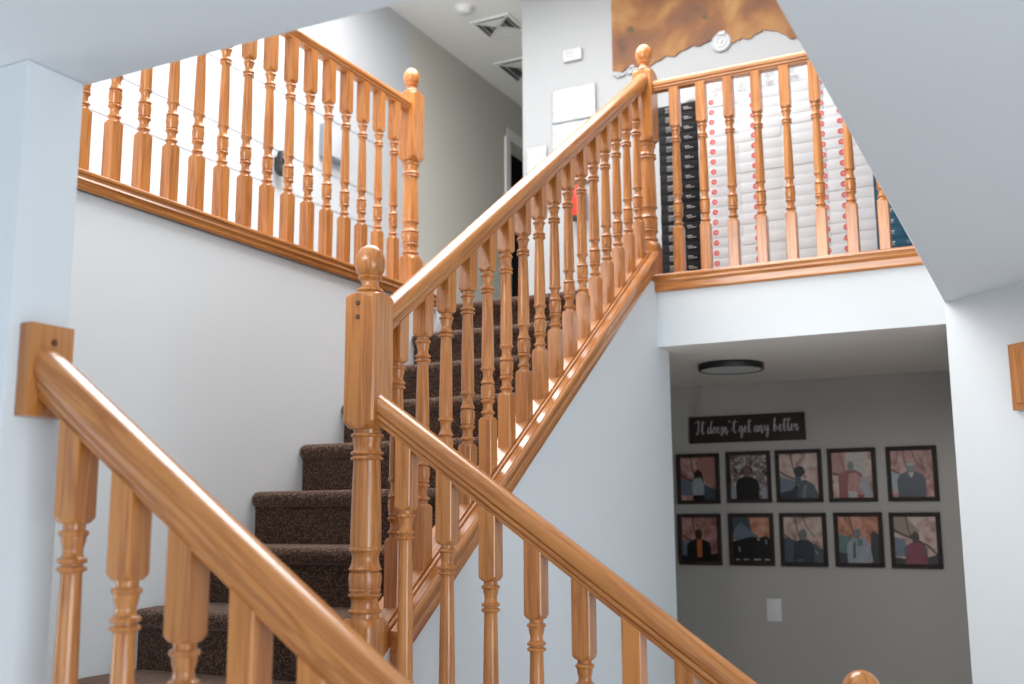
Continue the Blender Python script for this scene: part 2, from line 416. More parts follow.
# cap and trim
def slope_y(u, v, y): return (u, y, v+S*y)
cap_prof = [(-.062, 1.268), (-.062, 1.284), (-.056, 1.290), (-.026, 1.290), (-.024, 1.300), (.024, 1.300), (.026, 1.290), (.028, 1.290), (.0295, 1.298), (.034, 1.300), (.0385, 1.298),
            (.040, 1.289), (.042, 1.289), (.043, 1.292), (.0655, 1.292), (.067, 1.289), (.072, 1.285), (.075, 1.276), (.073, 1.268), (.0665, 1.264), (.0665, 1.256), (.063, 1.252), (.0605, 1.236), (.063, 1.228), (.063, 1.214), (.058, 1.206), (.056, 1.190), (KF+.0005, 1.185), (KF+.0005, 1.252), (-KF, 1.252)]
bm = bmesh.new(); sweep(bm, cap_prof, .046, 2.150, slope_y)
realign(obj('shoe_trim', bm, WY, rl, smooth=25), 'y', S)

# lower flight, far railing
rl2 = thing('stair_railing', 'oak balustrade descending to the right from the middle newel post', 'railing', (0, 0, 0))
ZL = 1.9175
handrail(rl2, (.04, 0, ZL-S*.04), (1.211-NH, 0, ZL-S*(1.211-NH)))
CAPL = .97
b1 = obj('baluster', post(HALF, turned(HALF, -.004, .165, .742, ZL-.0405-CAPL+.004, sx=-S)), WZ, rl2, smooth=38)
for i in range(8):
    x = .1165+.128*i if False else .1169+.1215*i
    o = b1 if i == 0 else part(b1, rl2)
    o.location = (x, 0, CAPL-S*x)
def slope_x(y0):
    return lambda u, v, x: (x, y0+u, v-S*x)
trim_prof = [(-.062, -.05), (-.062, -.006), (-.024, -.004), (-.022, 0), (.022, 0), (.024, -.004), (.062, -.006), (.062, -.05)]
bm = bmesh.new(); sweep(bm, [(u, v+CAPL) for u, v in trim_prof], .047, 1.16, slope_x(0)); realign(obj('shoe_trim', bm, WX, rl2), 'x', S)
bm = bmesh.new(); sweep(bm, [(-.02, .45), (-.02, CAPL-.05), (.02, CAPL-.05), (.02, .45)], .047, 1.16, slope_x(0)); obj('stringer', bm, WHITE, rl2)

# lower flight, near railing
rl3 = thing('stair_railing', 'large blurred oak balustrade in the left foreground, fixed to the wall by a block', 'railing', (0, 0, 0))
YN = -1.133; ZN = 1.954
handrail(rl3, (.158, YN, ZN-S*.158), (1.211-NH, YN, ZN-S*(1.211-NH)))
b2 = obj('baluster', post(HALF, turned(HALF, -.004, .165, .800, ZN-.0405-CAPL+.004, sx=-S)), WZ, rl3, smooth=38)
for i in range(8):
    x = .236+.119*i
    o = b2 if i == 0 else part(b2, rl3)
    o.location = (x, YN, CAPL-S*x)
bm = bmesh.new(); sweep(bm, [(u, v+CAPL) for u, v in trim_prof], .131, 1.16, slope_x(YN)); realign(obj('shoe_trim', bm, WX, rl3), 'x', S)
bm = bmesh.new(); sweep(bm, [(-.02, .45), (-.02, CAPL-.05), (.02, CAPL-.05), (.02, .45)], .131, 1.16, slope_x(YN)); obj('stringer', bm, WHITE, rl3)
bm = bmesh.new(); box(bm, .1305, .158, -1.173, -1.088, 1.773, 1.924, bev=.003)
rb = obj('wall_block', bm, WZ, rl3, smooth=40)
bm = bmesh.new(); lathe(bm, [(.0055, 0), (.0055, .0015)], 14, axis='x'); obj('wood_plug', bm, PLUG, rb, (.1582, -1.128, 1.895))

# gallery railings upstairs
def gallery_trim(bm, fn, p0, p1, low, ztop=2.691):
    prof = [(-.10, ztop-.02), (-.10, ztop), (.0, ztop), (.003, ztop-.004), (.003, ztop-.012), (-.002, ztop-.016), (-.004, ztop-.024), (-.001, ztop-.032),
            (-.004, ztop-.036), (-.008, ztop-.044), (-.008, low+.008), (-.012, low), (-.022, low), (-.022, ztop-.028), (-.10, ztop-.028)]
    sweep(bm, prof, p0, p1, fn)
gl = thing('gallery_railing', 'oak balustrade of the upstairs walkway above the white left wall', 'railing', (0, 0, 0))
XL = -1.108
bm = bmesh.new(); gallery_trim(bm, lambda u, v, y: (-1.035+u, y, v), -1.6, 2.10, 2.630); obj('shoe_trim', bm, WY, gl, smooth=25)
GB = 3.588
b3 = obj('baluster', post(HALF, turned(HALF, -.002, .228, .707, GB-2.691+.002)), WZ, gl, smooth=38)
for i in range(24):
    o = b3 if i == 0 else part(b3, gl)
    o.location = (XL, 1.9171-.152-.1290*i, 2.691)
handrail(gl, (XL, -1.6, GB+.027), (XL, 1.9171-NH+.002, GB+.027), 1.0, .82)
gr = thing('gallery_railing', 'short oak balustrade upstairs in front of the stacked cartons', 'railing', (0, 0, 0))
bm = bmesh.new(); gallery_trim(bm, lambda u, v, x: (x, 2.162-u, v), .0, 1.6, 2.612); obj('shoe_trim', bm, WX, gr, smooth=25)
for i in range(11):
    o = part(b3, gr, (.1452+.1276*i, YG, 2.691))
handrail(gr, (NH-.002, YG, GB+.027), (1.6, YG, GB+.027), 1.0, .82)

newel('thick turned oak newel post in the centre, darkest, two rails meeting at its sides', -.006, 0, LZ, 1.359, 1.84, 2.203, 2.338, plugs=((-.004, 2.172), (-.004, 2.134)))
newel('turned oak newel post with ball top at the top end of the climbing handrail', 0, YG, UF-.045, 2.857, 3.344, 3.700, 3.838)
newel('turned oak newel post with ball top ending the left upstairs balustrade', XL, 1.9171, 2.691, 2.857, 3.335, 3.690, 3.822)
newel('oak newel post whose round ball top just shows at the bottom edge', 1.211, 0, 0, .38, .80, 1.165, 1.301)
newel('oak newel post at the foot of the near balustrade, below the picture edge', 1.211, YN, 0, .38, .80, 1.165, 1.301)

# ================================================================== FRAMED PICTURES, SIGN AND FITTINGS IN THE HALL BELOW
PAL = dict(black=(.016, .018, .016), navy=(.03, .045, .07), slate=(.10, .14, .16), greyblue=(.24, .30, .38), pale=(.50, .56, .62), white=(.62, .66, .70),
           brown=(.075, .035, .025), skin=(.30, .17, .13), orange=(.85, .27, .07), crimson=(.36, .05, .10), red=(.42, .09, .08), pink=(.70, .33, .28), teal=(.16, .30, .28),
           grey=(.26, .27, .28), tan=(.50, .36, .27), cream=(.72, .68, .62))
PM = {k: plain('print_'+k, [q*.62 for q in v], .3, var=.25, bscale=60) for k, v in PAL.items()}
def mottled(name, cols, scale=22, detail=4, rough=.4, dist=1.2):
    mt, nt, p = nodes(name)
    tc = nt.nodes.new('ShaderNodeTexCoord'); n = nt.nodes.new('ShaderNodeTexNoise'); oi = nt.nodes.new('ShaderNodeObjectInfo')
    n.noise_dimensions = '4D'; nt.links.new(oi.outputs['Random'], n.inputs['W'])
    mw = nt.nodes.new('ShaderNodeMath'); mw.operation = 'MULTIPLY'; mw.inputs[1].default_value = 9
    nt.links.new(oi.outputs['Random'], mw.inputs[0]); nt.links.new(mw.outputs[0], n.inputs['W'])
    n.inputs['Scale'].default_value = scale; n.inputs['Detail'].default_value = detail; n.inputs['Distortion'].default_value = dist
    nt.links.new(tc.outputs['Object'], n.inputs['Vector'])
    r = nt.nodes.new('ShaderNodeValToRGB'); el = r.color_ramp.elements
    while len(el) < len(cols): el.new(.5)
    for i, cc in enumerate(cols):
        el[i].position = .30+.40*i/(len(cols)-1); el[i].color = (*cc, 1)
    nt.links.new(n.outputs['Fac'], r.inputs['Fac']); nt.links.new(r.outputs[0], p.inputs['Base Color'])
    p.inputs['Roughness'].default_value = rough
    return mt
ROCKS = {'rose': mottled('print_rose_rock', [(.12, .05, .04), (.40, .19, .16), (.58, .40, .36)], 14),
         'orange': mottled('print_orange_rock', [(.14, .05, .03), (.50, .19, .10), (.62, .38, .30)], 14),
         'grey': mottled('print_snowy_bushes', [(.02, .02, .02), (.22, .15, .14), (.62, .58, .55)], 38, 3),
         'light': mottled('print_pale_rock', [(.20, .09, .08), (.52, .36, .31), (.62, .52, .48)], 12)}
FW, FH, FD = .252, .288, .02
def picture(cx, cz, label, rock, shapes):
    t = thing('picture_frame', label, 'picture frame', (cx, YB-.001, cz), group=None)
    bm = bmesh.new(); bw = .022
    for x0, x1, z0, z1 in ((-FW/2, -FW/2+bw, -FH/2, FH/2), (FW/2-bw, FW/2, -FH/2, FH/2), (-FW/2+bw, FW/2-bw, -FH/2, -FH/2+bw), (-FW/2+bw, FW/2-bw, FH/2-bw, FH/2)):
        box(bm, x0, x1, -FD, 0, z0, z1, bev=.0025)
    obj('frame', bm, DARKW, t, smooth=40)
    iw, ih = FW-2*bw, FH-2*bw
    bm = bmesh.new(); mats = [ROCKS[rock]]; idx = {}
    box(bm, -iw/2, iw/2, -.009, -.001, -ih/2, ih/2)
    lay = [0]
    def poly(col, pts):
        if col not in idx: idx[col] = len(mats); mats.append(PM[col])
        lay[0] += 1; y = -.009-.00025*lay[0]
        pts = [(min(1, max(0, x)), min(1, max(0, z))) for x, z in pts]
        v = [bm.verts.new((-iw/2+iw*x, y, -ih/2+ih*z)) for x, z in pts]
        v2 = [bm.verts.new((-iw/2+iw*x, -.0089, -ih/2+ih*z)) for x, z in pts]
        try:
            f = bm.faces.new(v); f.material_index = idx[col]
            for i in range(len(v)):
                g = bm.faces.new((v[i], v[(i+1) % len(v)], v2[(i+1) % len(v)], v2[i])); g.material_index = idx[col]
        except Exception: pass
    def ell(col, x, z, rx, rz, n=16):
        poly(col, [(x+rx*math.cos(2*math.pi*i/n), z+rz*math.sin(2*math.pi*i/n)) for i in range(n)])
    def limb(col, pts, w_):
        for (x0, z0), (x1, z1) in zip(pts, pts[1:]):
            dx_, dz_ = x1-x0, z1-z0; l = math.hypot(dx_, dz_); ux, uz = -dz_/l*w_/2, dx_/l*w_/2
            poly(col, [(x0+ux, z0+uz), (x1+ux, z1+uz), (x1-ux, z1-uz), (x0-ux, z0-uz)])
    def person(x, top, hr, body, head, w_, bot=0., cut=None):
        sh = top-2.5*hr
        poly(body, [(x-w_*.5, bot), (x-w_*.52, sh-.16), (x-w_*.42, sh-.05), (x-w_*.16, sh+.02), (x, sh+.035), (x+w_*.16, sh+.02), (x+w_*.42, sh-.05), (x+w_*.52, sh-.16), (x+w_*.5, bot)])
        limb(head, [(x, sh), (x, top-hr)], hr*.9)
        ell(head, x, top-hr*1.25, hr, hr*1.25)
    for sh in shapes:
        {'poly': poly, 'ell': ell, 'limb': limb, 'person': person}[sh[0]](*sh[1:])
    obj('photo_print', bm, mats, t)
    return t
BR = ('limb', 'brown', [(.0, .60), (.18, .50), (.40, .42), (.52, .40)], .035)
BR2 = ('limb', 'brown', [(.30, 1), (.34, .75), (.42, .52)], .03)
BR3 = ('limb', 'brown', [(.52, 1), (.60, .78), (.80, .55)], .022)
LAKE = ('poly', 'greyblue', [(0, .10), (0, .50), (.20, .46), (.45, .38), (.45, .10)])
LOW = ('poly', 'black', [(0, 0), (0, .14), (.5, .08), (1, .20), (1, 0)])
P_ = [(-.242, .615+1.2085), (.051, 1.828), (.330, 1.828), (.614, 1.827), (.919, 1.827), (-.245, 1.481), (.052, 1.482), (.338, 1.482), (.629, 1.483), (.915, 1.481)]
picture(*P_[0], 'dark framed portrait, person in pale top with long hair, leftmost in upper row', 'rose',
        [('poly', 'pink', [(.52, .45), (.50, 1), (1, 1), (1, .40)]), BR, BR2, ('poly', 'greyblue', [(0, .12), (0, .48), (.35, .44), (.35, .12)]), ('poly', 'slate', [(.6, 0), (.55, .4), (1, .25), (1, 0)]),
         ('poly', 'brown', [(.36, .40), (.40, .66), (.50, .72), (.60, .66), (.66, .40)]), ('person', .49, .70, .075, 'white', 'brown', .32, .10), ('poly', 'black', [(.34, 0), (.34, .12), (.66, .12), (.66, 0)])])
picture(*P_[1], 'dark framed portrait, person in black before pale snowy branches, second in upper row', 'grey',
        [('poly', 'pale', [(0, 0), (0, .28), (.18, .25), (.18, 0)]), ('poly', 'pale', [(.84, 0), (.84, .25), (1, .28), (1, 0)]), ('ell', 'brown', .46, .64, .15, .12), ('person', .46, .74, .10, 'black', 'skin', .62)])
picture(*P_[2], 'dark framed photograph of two figures in dark clothes by water, middle of upper row', 'light',
        [BR, BR2, ('poly', 'greyblue', [(0, .12), (0, .48), (.3, .42), (.45, .36), (.45, .12)]), ('poly', 'navy', [(0, 0), (0, .12), (.30, .18), (.45, .35), (.55, 0)]),
         ('poly', 'slate', [(.45, 0), (.50, .38), (.66, .42), (.88, .30), (1, .05), (1, 0)]), ('poly', 'grey', [(.56, 0), (.62, .28), (.70, .30), (.66, 0)]), ('poly', 'slate', [(.40, .3), (.40, .55), (.56, .55), (.56, .3)]), ('ell', 'black', .52, .60, .15, .12), ('ell', 'pink', .66, .48, .06, .04)])
picture(*P_[3], 'dark framed portrait, person in red and pink top, fourth in upper row', 'light',
        [('poly', 'pink', [(0, .5), (0, 1), (.34, 1), (.36, .45)]), ('poly', 'cream', [(.38, .4), (.36, 1), (.85, 1), (.85, .4)]), ('limb', 'red', [(.20, 1), (.30, .60)], .03), ('limb', 'brown', [(.02, .54), (.20, .50)], .04),
         ('person', .47, .80, .085, 'red', 'grey', .62), ('poly', 'pink', [(.36, .1), (.42, .52), (.60, .54), (.74, .40), (.80, .05)]), ('poly', 'pale', [(.74, .48), (.68, .2), (.86, .0), (.98, .05), (.86, .4)]), ('poly', 'cream', [(.38, 0), (.38, .14), (.58, .14), (.62, 0)])])
picture(*P_[4], 'dark framed portrait, person in dark navy top and light collar, rightmost in upper row', 'rose',
        [BR, BR2, BR3, ('poly', 'pale', [(0, .15), (0, .55), (.24, .48), (.24, .15)]), ('person', .48, .76, .095, 'navy', 'grey', .66), ('poly', 'cream', [(.40, .52), (.48, .40), (.56, .52)]), ('limb', 'white', [(.40, .70), (.56, .70)], .05)])
picture(*P_[5], 'dark framed portrait, person in black jacket and orange shirt, leftmost in lower row', 'rose',
        [BR, BR2, ('poly', 'greyblue', [(0, .12), (0, .48), (.24, .44), (.24, .12)]), LOW, ('person', .47, .74, .10, 'black', 'brown', .66), ('poly', 'orange', [(.42, .10), (.42, .50), (.56, .50), (.56, .10)])])
picture(*P_[6], 'dark framed photograph of a dark group with pale shape above, second in lower row', 'orange',
        [('poly', 'slate', [(0, .6), (0, 1), (.45, 1), (.5, .7), (.5, .5)]), ('poly', 'greyblue', [(0, .5), (.05, .74), (.22, .90), (.44, .72), (.66, .60), (.72, .50), (.4, .45)]),
         ('poly', 'black', [(0, 0), (0, .45), (.2, .50), (.5, .56), (.72, .54), (.9, .58), (1, .50), (1, 0)]), ('limb', 'cream', [(.16, .34), (.18, .22)], .03), ('limb', 'cream', [(.66, .52), (.72, .48)], .04), ('limb', 'pale', [(.88, .5), (.90, .4)], .03),
         ('limb', 'cream', [(.06, .05), (.16, .05)], .025), ('limb', 'cream', [(.26, .05), (.42, .05)], .025), ('limb', 'cream', [(.55, .05), (.74, .05)], .03), ('limb', 'cream', [(.84, .05), (.97, .05)], .03)])
picture(*P_[7], 'dark framed portrait, person in blue-grey clothes by dark lake, middle of lower row', 'light',
        [BR, BR2, BR3, ('poly', 'slate', [(0, 0), (0, .55), (.3, .48), (.5, .42), (.5, 0)]), ('poly', 'slate', [(.5, 0), (.5, .44), (.8, .40), (1, .28), (1, 0)]), ('person', .50, .74, .10, 'navy', 'grey', .52), ('limb', 'pale', [(.80, .25), (.86, .19)], .03), ('limb', 'grey', [(.32, .04), (.46, .06)], .03)])
picture(*P_[8], 'dark framed portrait, person in pale blue-grey coat, fourth in lower row', 'orange',
        [BR, BR2, ('poly', 'teal', [(0, .2), (0, .62), (.36, .54), (.36, .2)]), ('poly', 'navy', [(0, 0), (0, .22), (.36, .2), (.36, 0)]), ('poly', 'black', [(.78, 0), (.80, .62), (.88, .70), (1, .6), (1, 0)]),
         ('person', .47, .74, .09, 'pale', 'grey', .52), ('poly', 'slate', [(.34, .1), (.36, .42), (.42, .5), (.42, .1)]), ('poly', 'teal', [(.46, .36), (.46, .52), (.60, .52), (.60, .36)]), ('limb', 'pale', [(.64, .55), (.76, .3), (.80, .02)], .06)])
picture(*P_[9], 'dark framed portrait, person in crimson top with arms folded, rightmost in lower row', 'light',
        [('poly', 'tan', [(0, .66), (0, 1), (.3, 1), (.6, .7), (.5, .5)]), ('limb', 'brown', [(0, .72), (.20, .62), (.5, .52), (.8, .38), (1, .2)], .045), BR2, ('poly', 'greyblue', [(0, .16), (0, .58), (.25, .52), (.34, .16)]), LOW,
         ('person', .50, .68, .095, 'crimson', 'brown', .52), ('limb', 'slate', [(.26, .2), (.24, .35)], .06), ('limb', 'slate', [(.72, .2), (.74, .35)], .06)])

# the hand-lettered sign
sg = thing('wall_sign', 'dark wooden board with white script reading It doesn\'t get any better', 'sign', (.048, YB-.001, 2.103))
bm = bmesh.new(); box(bm, -.331, .331, -.018, 0, -.0765, .0765, bev=.002); obj('board', bm, DARKW, sg, smooth=40)
G = {  # cursive strokes, x-height 1
 'I': (.85, [[(.05, 1.75), (.35, 2.05), (.62, 2.1), (.55, 1.2), (.42, .2), (.25, -.15), (.08, .1)]]),
 't': (.62, [[(.0, .3), (.25, 1.2), (.42, 2.1), (.32, 1.0), (.30, .15), (.45, -.05), (.62, .2)], [(.02, 1.62), (.8, 1.85)]]),
 'd': (.95, [[(.62, .8), (.40, 1.0), (.12, .6), (.12, .15), (.30, 0), (.55, .45), (.85, 2.1), (.68, .9), (.66, .1), (.80, 0), (.95, .25)]]),
 'o': (.72, [[(.0, .3), (.2, .9), (.40, 1.0), (.18, .7), (.15, .2), (.32, 0), (.55, .35), (.50, .85), (.40, 1.0), (.6, .8), (.78, .9)]]),
 'e': (.62, [[(.0, .25), (.28, .5), (.46, .85), (.35, 1.05), (.15, .75), (.14, .2), (.30, -.02), (.50, .1), (.64, .35)]]),
 's': (.62, [[(.0, .2), (.25, .75), (.35, 1.1), (.40, .7), (.48, .3), (.35, -.35), (.12, -.3), (.3, .0), (.62, .3)]]),
 'n': (.92, [[(.0, .7), (.12, 1.0), (.16, .5), (.14, 0), (.22, .6), (.42, 1.0), (.52, .8), (.52, .1), (.50, -.3), (.66, .0), (.92, .4)]]),
 "'": (.28, [[(.10, 2.05), (.06, 1.7)]]),
 'g': (.85, [[(.58, .85), (.38, 1.02), (.12, .6), (.14, .12), (.32, .05), (.55, .6), (.60, .95), (.58, -.2), (.48, -.85), (.25, -.7), (.35, -.35), (.62, .05), (.85, .4)]]),
 'a': (.82, [[(.58, .8), (.38, 1.0), (.12, .6), (.14, .12), (.30, 0), (.52, .5), (.60, .95), (.56, .3), (.60, 0), (.70, .05), (.85, .35)]]),
 'y': (.85, [[(.0, .8), (.12, 1.0), (.16, .4), (.32, .1), (.50, .5), (.60, 1.0), (.58, -.1), (.48, -.85), (.25, -.7), (.35, -.3), (.85, .4)]]),
 'b': (.85, [[(.0, .3), (.25, 1.3), (.38, 2.1), (.18, 1.6), (.12, .2), (.28, 0), (.52, .3), (.50, .8), (.32, 1.0), (.30, .6), (.55, .5), (.88, .6)]]),
 'r': (.70, [[(.0, .4), (.15, 1.05), (.22, .75), (.45, .95), (.42, .5), (.38, .1), (.50, -.05), (.75, .5)]]),
}
def spline(pts, k=6):
    out = []; P = [pts[0]]+pts+[pts[-1]]
    for i in range(1, len(P)-2):
        for j in range(k):
            t = j/k; q = []
            for d in (0, 1):
                p0, p1, p2, p3 = P[i-1][d], P[i][d], P[i+1][d], P[i+2][d]
                q.append(.5*(2*p1+(p2-p0)*t+(2*p0-5*p1+4*p2-p3)*t*t+(3*p1-p0-3*p2+p3)*t**3))
            out.append(tuple(q))
    return out+[pts[-1]]
def ribbon(bm, pts, wd, y0, y1):
    prev = None
    for i, (x, z) in enumerate(pts):
        q = pts[min(i+1, len(pts)-1)]; r = pts[max(i-1, 0)]
        tx, tz = q[0]-r[0], q[1]-r[1]; l = math.hypot(tx, tz) or 1
        ww = wd*(.55+.6*max(0, -tz/l)); ox, oz = -tz/l*ww/2, tx/l*ww/2
        cur = [bm.verts.new(p) for p in ((x+ox, y0, z+oz), (x-ox, y0, z-oz), (x-ox, y1, z-oz), (x+ox, y1, z+oz))]
        if prev:
            for j in range(4): bm.faces.new((prev[j], prev[(j+1) % 4], cur[(j+1) % 4], cur[j]))
        else: bm.faces.new(cur[::-1])
        prev = cur
    bm.faces.new(prev)
bm = bmesh.new(); word_x = {'It': (-.296, .055), 'doesn': (-.224, .125), "'": (-.096, .01), 't': (-.082, .030), 'get': (-.040, .070), 'any': (.046, .088), 'better': (.156, .140)}
for word, (x0, wid) in word_x.items():
    tot = sum(G[ch][0] for ch in word); sx_ = wid/tot; x = x0
    for ch in word:
        for st_ in G[ch][1]:
            ribbon(bm, [(x+px*sx_, -.023+pz*.0345) for px, pz in spline(st_)], .0042, -.0195, -.0178)
        x += G[ch][0]*sx_
obj('lettering', bm, plain('sign_white_paint', (.60, .58, .56), .6), sg)
# little sprig above the sign
sp = thing('wall_sprig', 'small pale leafy sprig ornament above the left end of the script sign', 'ornament', (-.235, YB-.003, 2.185))
bm = bmesh.new(); GREYL = plain('dusty_leaf', (.42, .40, .37), .7)
ribbon(bm, spline([(-.02, 0), (-.015, .04), (.005, .09), (.02, .13)]), .004, -.006, -.002)
ribbon(bm, spline([(.0, 0), (-.01, .03), (-.035, .06)]), .004, -.006, -.002); obj('stem', bm, GREYL, sp)
for (lx, lz, la) in ((-.02, .03, 2.2), (.0, .05, .6), (-.012, .07, 2.4), (.018, .09, .4), (.0, .11, 2.2), (.022, .135, 1.3), (-.035, .065, 2.6), (.015, .03, .2)):
    bm = bmesh.new(); n = 8; cs, sn = math.cos(la), math.sin(la)
    pts = [((.014+.014*math.cos(2*math.pi*i/n)), .006*math.sin(2*math.pi*i/n)) for i in range(n)]
    vs0 = [bm.verts.new((lx+u*cs-v*sn, -.008, lz+u*sn+v*cs)) for u, v in pts]; vs1 = [bm.verts.new((lx+u*cs-v*sn, -.004, lz+u*sn+v*cs)) for u, v in pts]
    bm.faces.new(vs0); bm.faces.new(vs1[::-1])
    for i in range(n): bm.faces.new((vs0[i], vs0[(i+1) % n], vs1[(i+1) % n], vs1[i]))
    obj('leaf', bm, GREYL, sp)
# light switch
sw = thing('light_switch', 'white rocker light switch below the lower row of pictures', 'light switch', (.160, YB-.001, 1.102))
bm = bmesh.new(); box(bm, -.040, .040, -.006, 0, -.060, .060, bev=.003); obj('wall_plate', bm, PLAST, sw, smooth=40)
bm = bmesh.new(); box(bm, -.0165, .0165, -.011, -.005, -.033, .033, bev=.002); obj('rocker', bm, WHITE, sw, smooth=40)
# ceiling lamp
cl = thing('ceiling_lamp', 'flat round ceiling lamp with black rim above the picture wall', 'ceiling lamp', (.188, 2.87, CZ-.0045))
bm = bmesh.new(); lathe(bm, [(.146, 0), (.160, -.001), (.162, -.005), (.162, -.030), (.160, -.033), (.149, -.033), (.147, -.030)], 56); obj('rim', bm, BLACK, cl, smooth=40)
bm = bmesh.new(); lathe(bm, [(.1475, -.002), (.1475, -.0305), (.120, -.0315), (.002, -.032)], 56); obj('diffuser', bm, plain('opal_plastic', (.70, .69, .67), .4), cl, smooth=60)
# moulded block on the angled wall
tt = thing('wooden_plaque', 'moulded oak block mounted on the white angled wall at the right edge', 'wooden block',
           (cx_+dx*.297, cy_+dy*.297, 1.946), (0, 0, math.atan2(dy, dx)))
bm = bmesh.new(); box(bm, 0, .165, -.020, -.0005, 0, .219, bev=.003); obj('backboard', bm, WZ, tt, smooth=40)
bm = bmesh.new()
for (ins, y0, y1) in ((.020, -.0245, -.0195),):
    box(bm, ins, .165-ins, y0, y1, ins, .219-ins, bev=.004)
obj('raised_panel', bm, WZ, tt, smooth=40)

# ================================================================== UPSTAIRS: STACKED CARTONS
def mt_carton(name, col):
    return plain(name, col, .65, bump=.12, bscale=30, var=.03, spec=.25)
CW, CBK, CBL = mt_carton('white_carton', (.70, .735, .77)), mt_carton('black_carton', (.005, .005, .006)), mt_carton('blue_carton', (.025, .10, .17))
RED, INKW, INKG = plain('red_print', (.72, .06, .05), .5), plain('white_print', (.72, .72, .72), .5), plain('grey_print', (.42, .43, .45), .5)
PIT, BXW, BXL, FY = .0503, .1995, 1.12, 2.50
def carton_body(mt): 
    bm = bmesh.new(); box(bm, -BXW/2, BXW/2, 0, BXL, .0002, PIT-.0003, bev=.0012); return obj('carton_sleeve', bm, mt, smooth=40)
def flat(bm, x0, x1, z0, z1, y=-.0006, mi=0): box(bm, x0, x1, y, .001, z0, z1, mi=mi)
def logo_bm():
    bm = bmesh.new()
    n = 20
    ro, ri = .0135, .0068
    o1 = [bm.verts.new((ro*math.cos(2*math.pi*i/n), -.0006, ro*math.sin(2*math.pi*i/n))) for i in range(n)]
    i1 = [bm.verts.new((ri*math.cos(2*math.pi*i/n), -.0006, ri*math.sin(2*math.pi*i/n))) for i in range(n)]
    o2 = [bm.verts.new((ro*math.cos(2*math.pi*i/n), .0008, ro*math.sin(2*math.pi*i/n))) for i in range(n)]
    for i in range(n):
        j = (i+1) % n
        bm.faces.new((o1[i], o1[j], i1[j], i1[i])); bm.faces.new((o1[i], o2[i], o2[j], o1[j]))
    box(bm, -.0045, -.0015, -.0006, .0008, -.005, .005); box(bm, -.0015, .0035, -.0006, .0008, .0015, .0045); box(bm, -.0015, .0035, -.0006, .0008, -.0045, -.0015)
    return bm
ORD = ['bottom', 'second', 'third', 'fourth', 'fifth', 'sixth', 'seventh', 'eighth', 'ninth', 'tenth', 'eleventh', 'twelfth', 'thirteenth', 'fourteenth', 'fifteenth', 'sixteenth', 'seventeenth', 'eighteenth', 'topmost']
def from_bottom(i, n): return 'topmost' if i == n-1 else ('lowest' if i == 0 else ORD[i]+' from bottom')
proto = {}
def carton(kind):
    t = thing('carton', 'x', 'carton')
    body = carton_body({'white': CW, 'white_r': CW, 'black': CBK, 'blue': CBL}[kind]); body.parent = t
    if kind == 'white': obj('round_logo', logo_bm(), RED, t, (-BXW/2+.071, 0, .026))
    if kind == 'white_r': obj('round_logo', logo_bm(), RED, t, (BXW/2-.012-.0135+.0135, 0, .026))
    if kind == 'black':
        bm = bmesh.new()
        for k, (x0, x1) in enumerate(((-.062, -.015), (-.062, -.005), (-.062, -.012), (-.062, -.022))):
            flat(bm, x0, x1, .0345-.007*k, .0365-.007*k+(.002 if k == 0 else 0))
        obj('printed_text', bm, INKG, t)
        bm = bmesh.new(); flat(bm, .030, .056, .026, .0285); flat(bm, .034, .074, .0175, .0195); obj('printed_text', bm, INKW, t)
    if kind == 'blue':
        bm = bmesh.new(); flat(bm, -.052, -.028, .030, .0345); flat(bm, -.046, -.030, .021, .0235); obj('printed_text', bm, INKW, t)
        bm = bmesh.new(); flat(bm, .020, .085, .030, .032); flat(bm, .020, .075, .022, .0235); obj('printed_text', bm, INKG, t)
    return t
def stack(x0, kind, n, where, group, wd=1):
    for i in range(n):
        if kind not in proto:
            proto[kind] = o = carton(kind)
        else:
            src = proto[kind]; o = src.copy(); COL.objects.link(o)
            for ch in [q for q in src.children]:
                c2 = ch.copy(); COL.objects.link(c2); c2.parent = o
        jx, jy = random.uniform(-.0015, .0015), random.uniform(0, .004)
        o.location = (x0+BXW/2+.0003+jx*.3, FY+jy, UF+.007+PIT*i)
        o['label'] = where.format(from_bottom(i, n)); o['group'] = group
stack(-.030, 'black', 19, 'black carton with small white print, {} in the stack beside the newel post', 'black cartons')
stack(.170, 'white', 19, 'white carton, red logo at left, {} in stack touching the black cartons', 'white cartons, first stack')
stack(.370, 'white', 19, 'white carton, red logo at left, {} in second white stack from the black', 'white cartons, second stack')
stack(.570, 'white_r', 19, 'white carton, red logo at right end, {} in third white stack', 'white cartons, third stack')
stack(.770, 'white', 19, 'white carton, red logo at left, {} in stack next to blue cartons', 'white cartons, fourth stack')
stack(.972, 'blue', 11, 'blue carton with white print, {} in the rightmost stack', 'blue cartons')
# crumpled plastic-wrapped bundle on the stacks
WRAP = mottled('crumpled_plastic_wrap', [(.42, .43, .45), (.62, .63, .65), (.78, .79, .80)], 26, 4, .25)
bm = bmesh.new(); nx_, nz_ = 40, 10
gy = lambda u, v: .008*math.sin(u*37)+.006*math.sin(u*71+v*9)+random.uniform(-.004, .004)
X0, X1, Z0, Z1 = .03, .76, UF+.007+19*PIT+.001, UF+.007+19*PIT+.128
grid = [[bm.verts.new((X0+(X1-X0)*i/nx_, 2.53+gy(i/nx_, j/nz_) + (.012 if j in (0, nz_) else 0), Z0+(Z1-Z0)*j/nz_*(1+(.04*math.sin(i*.9) if j == nz_ else 0)))) for i in range(nx_+1)] for j in range(nz_+1)]
back = [[bm.verts.new((v.co.x, 3.3, v.co.z)) for v in grid[j]] for j in (0, nz_)]
for j in range(nz_):
    for i in range(nx_): bm.faces.new((grid[j][i], grid[j][i+1], grid[j+1][i+1], grid[j+1][i]))
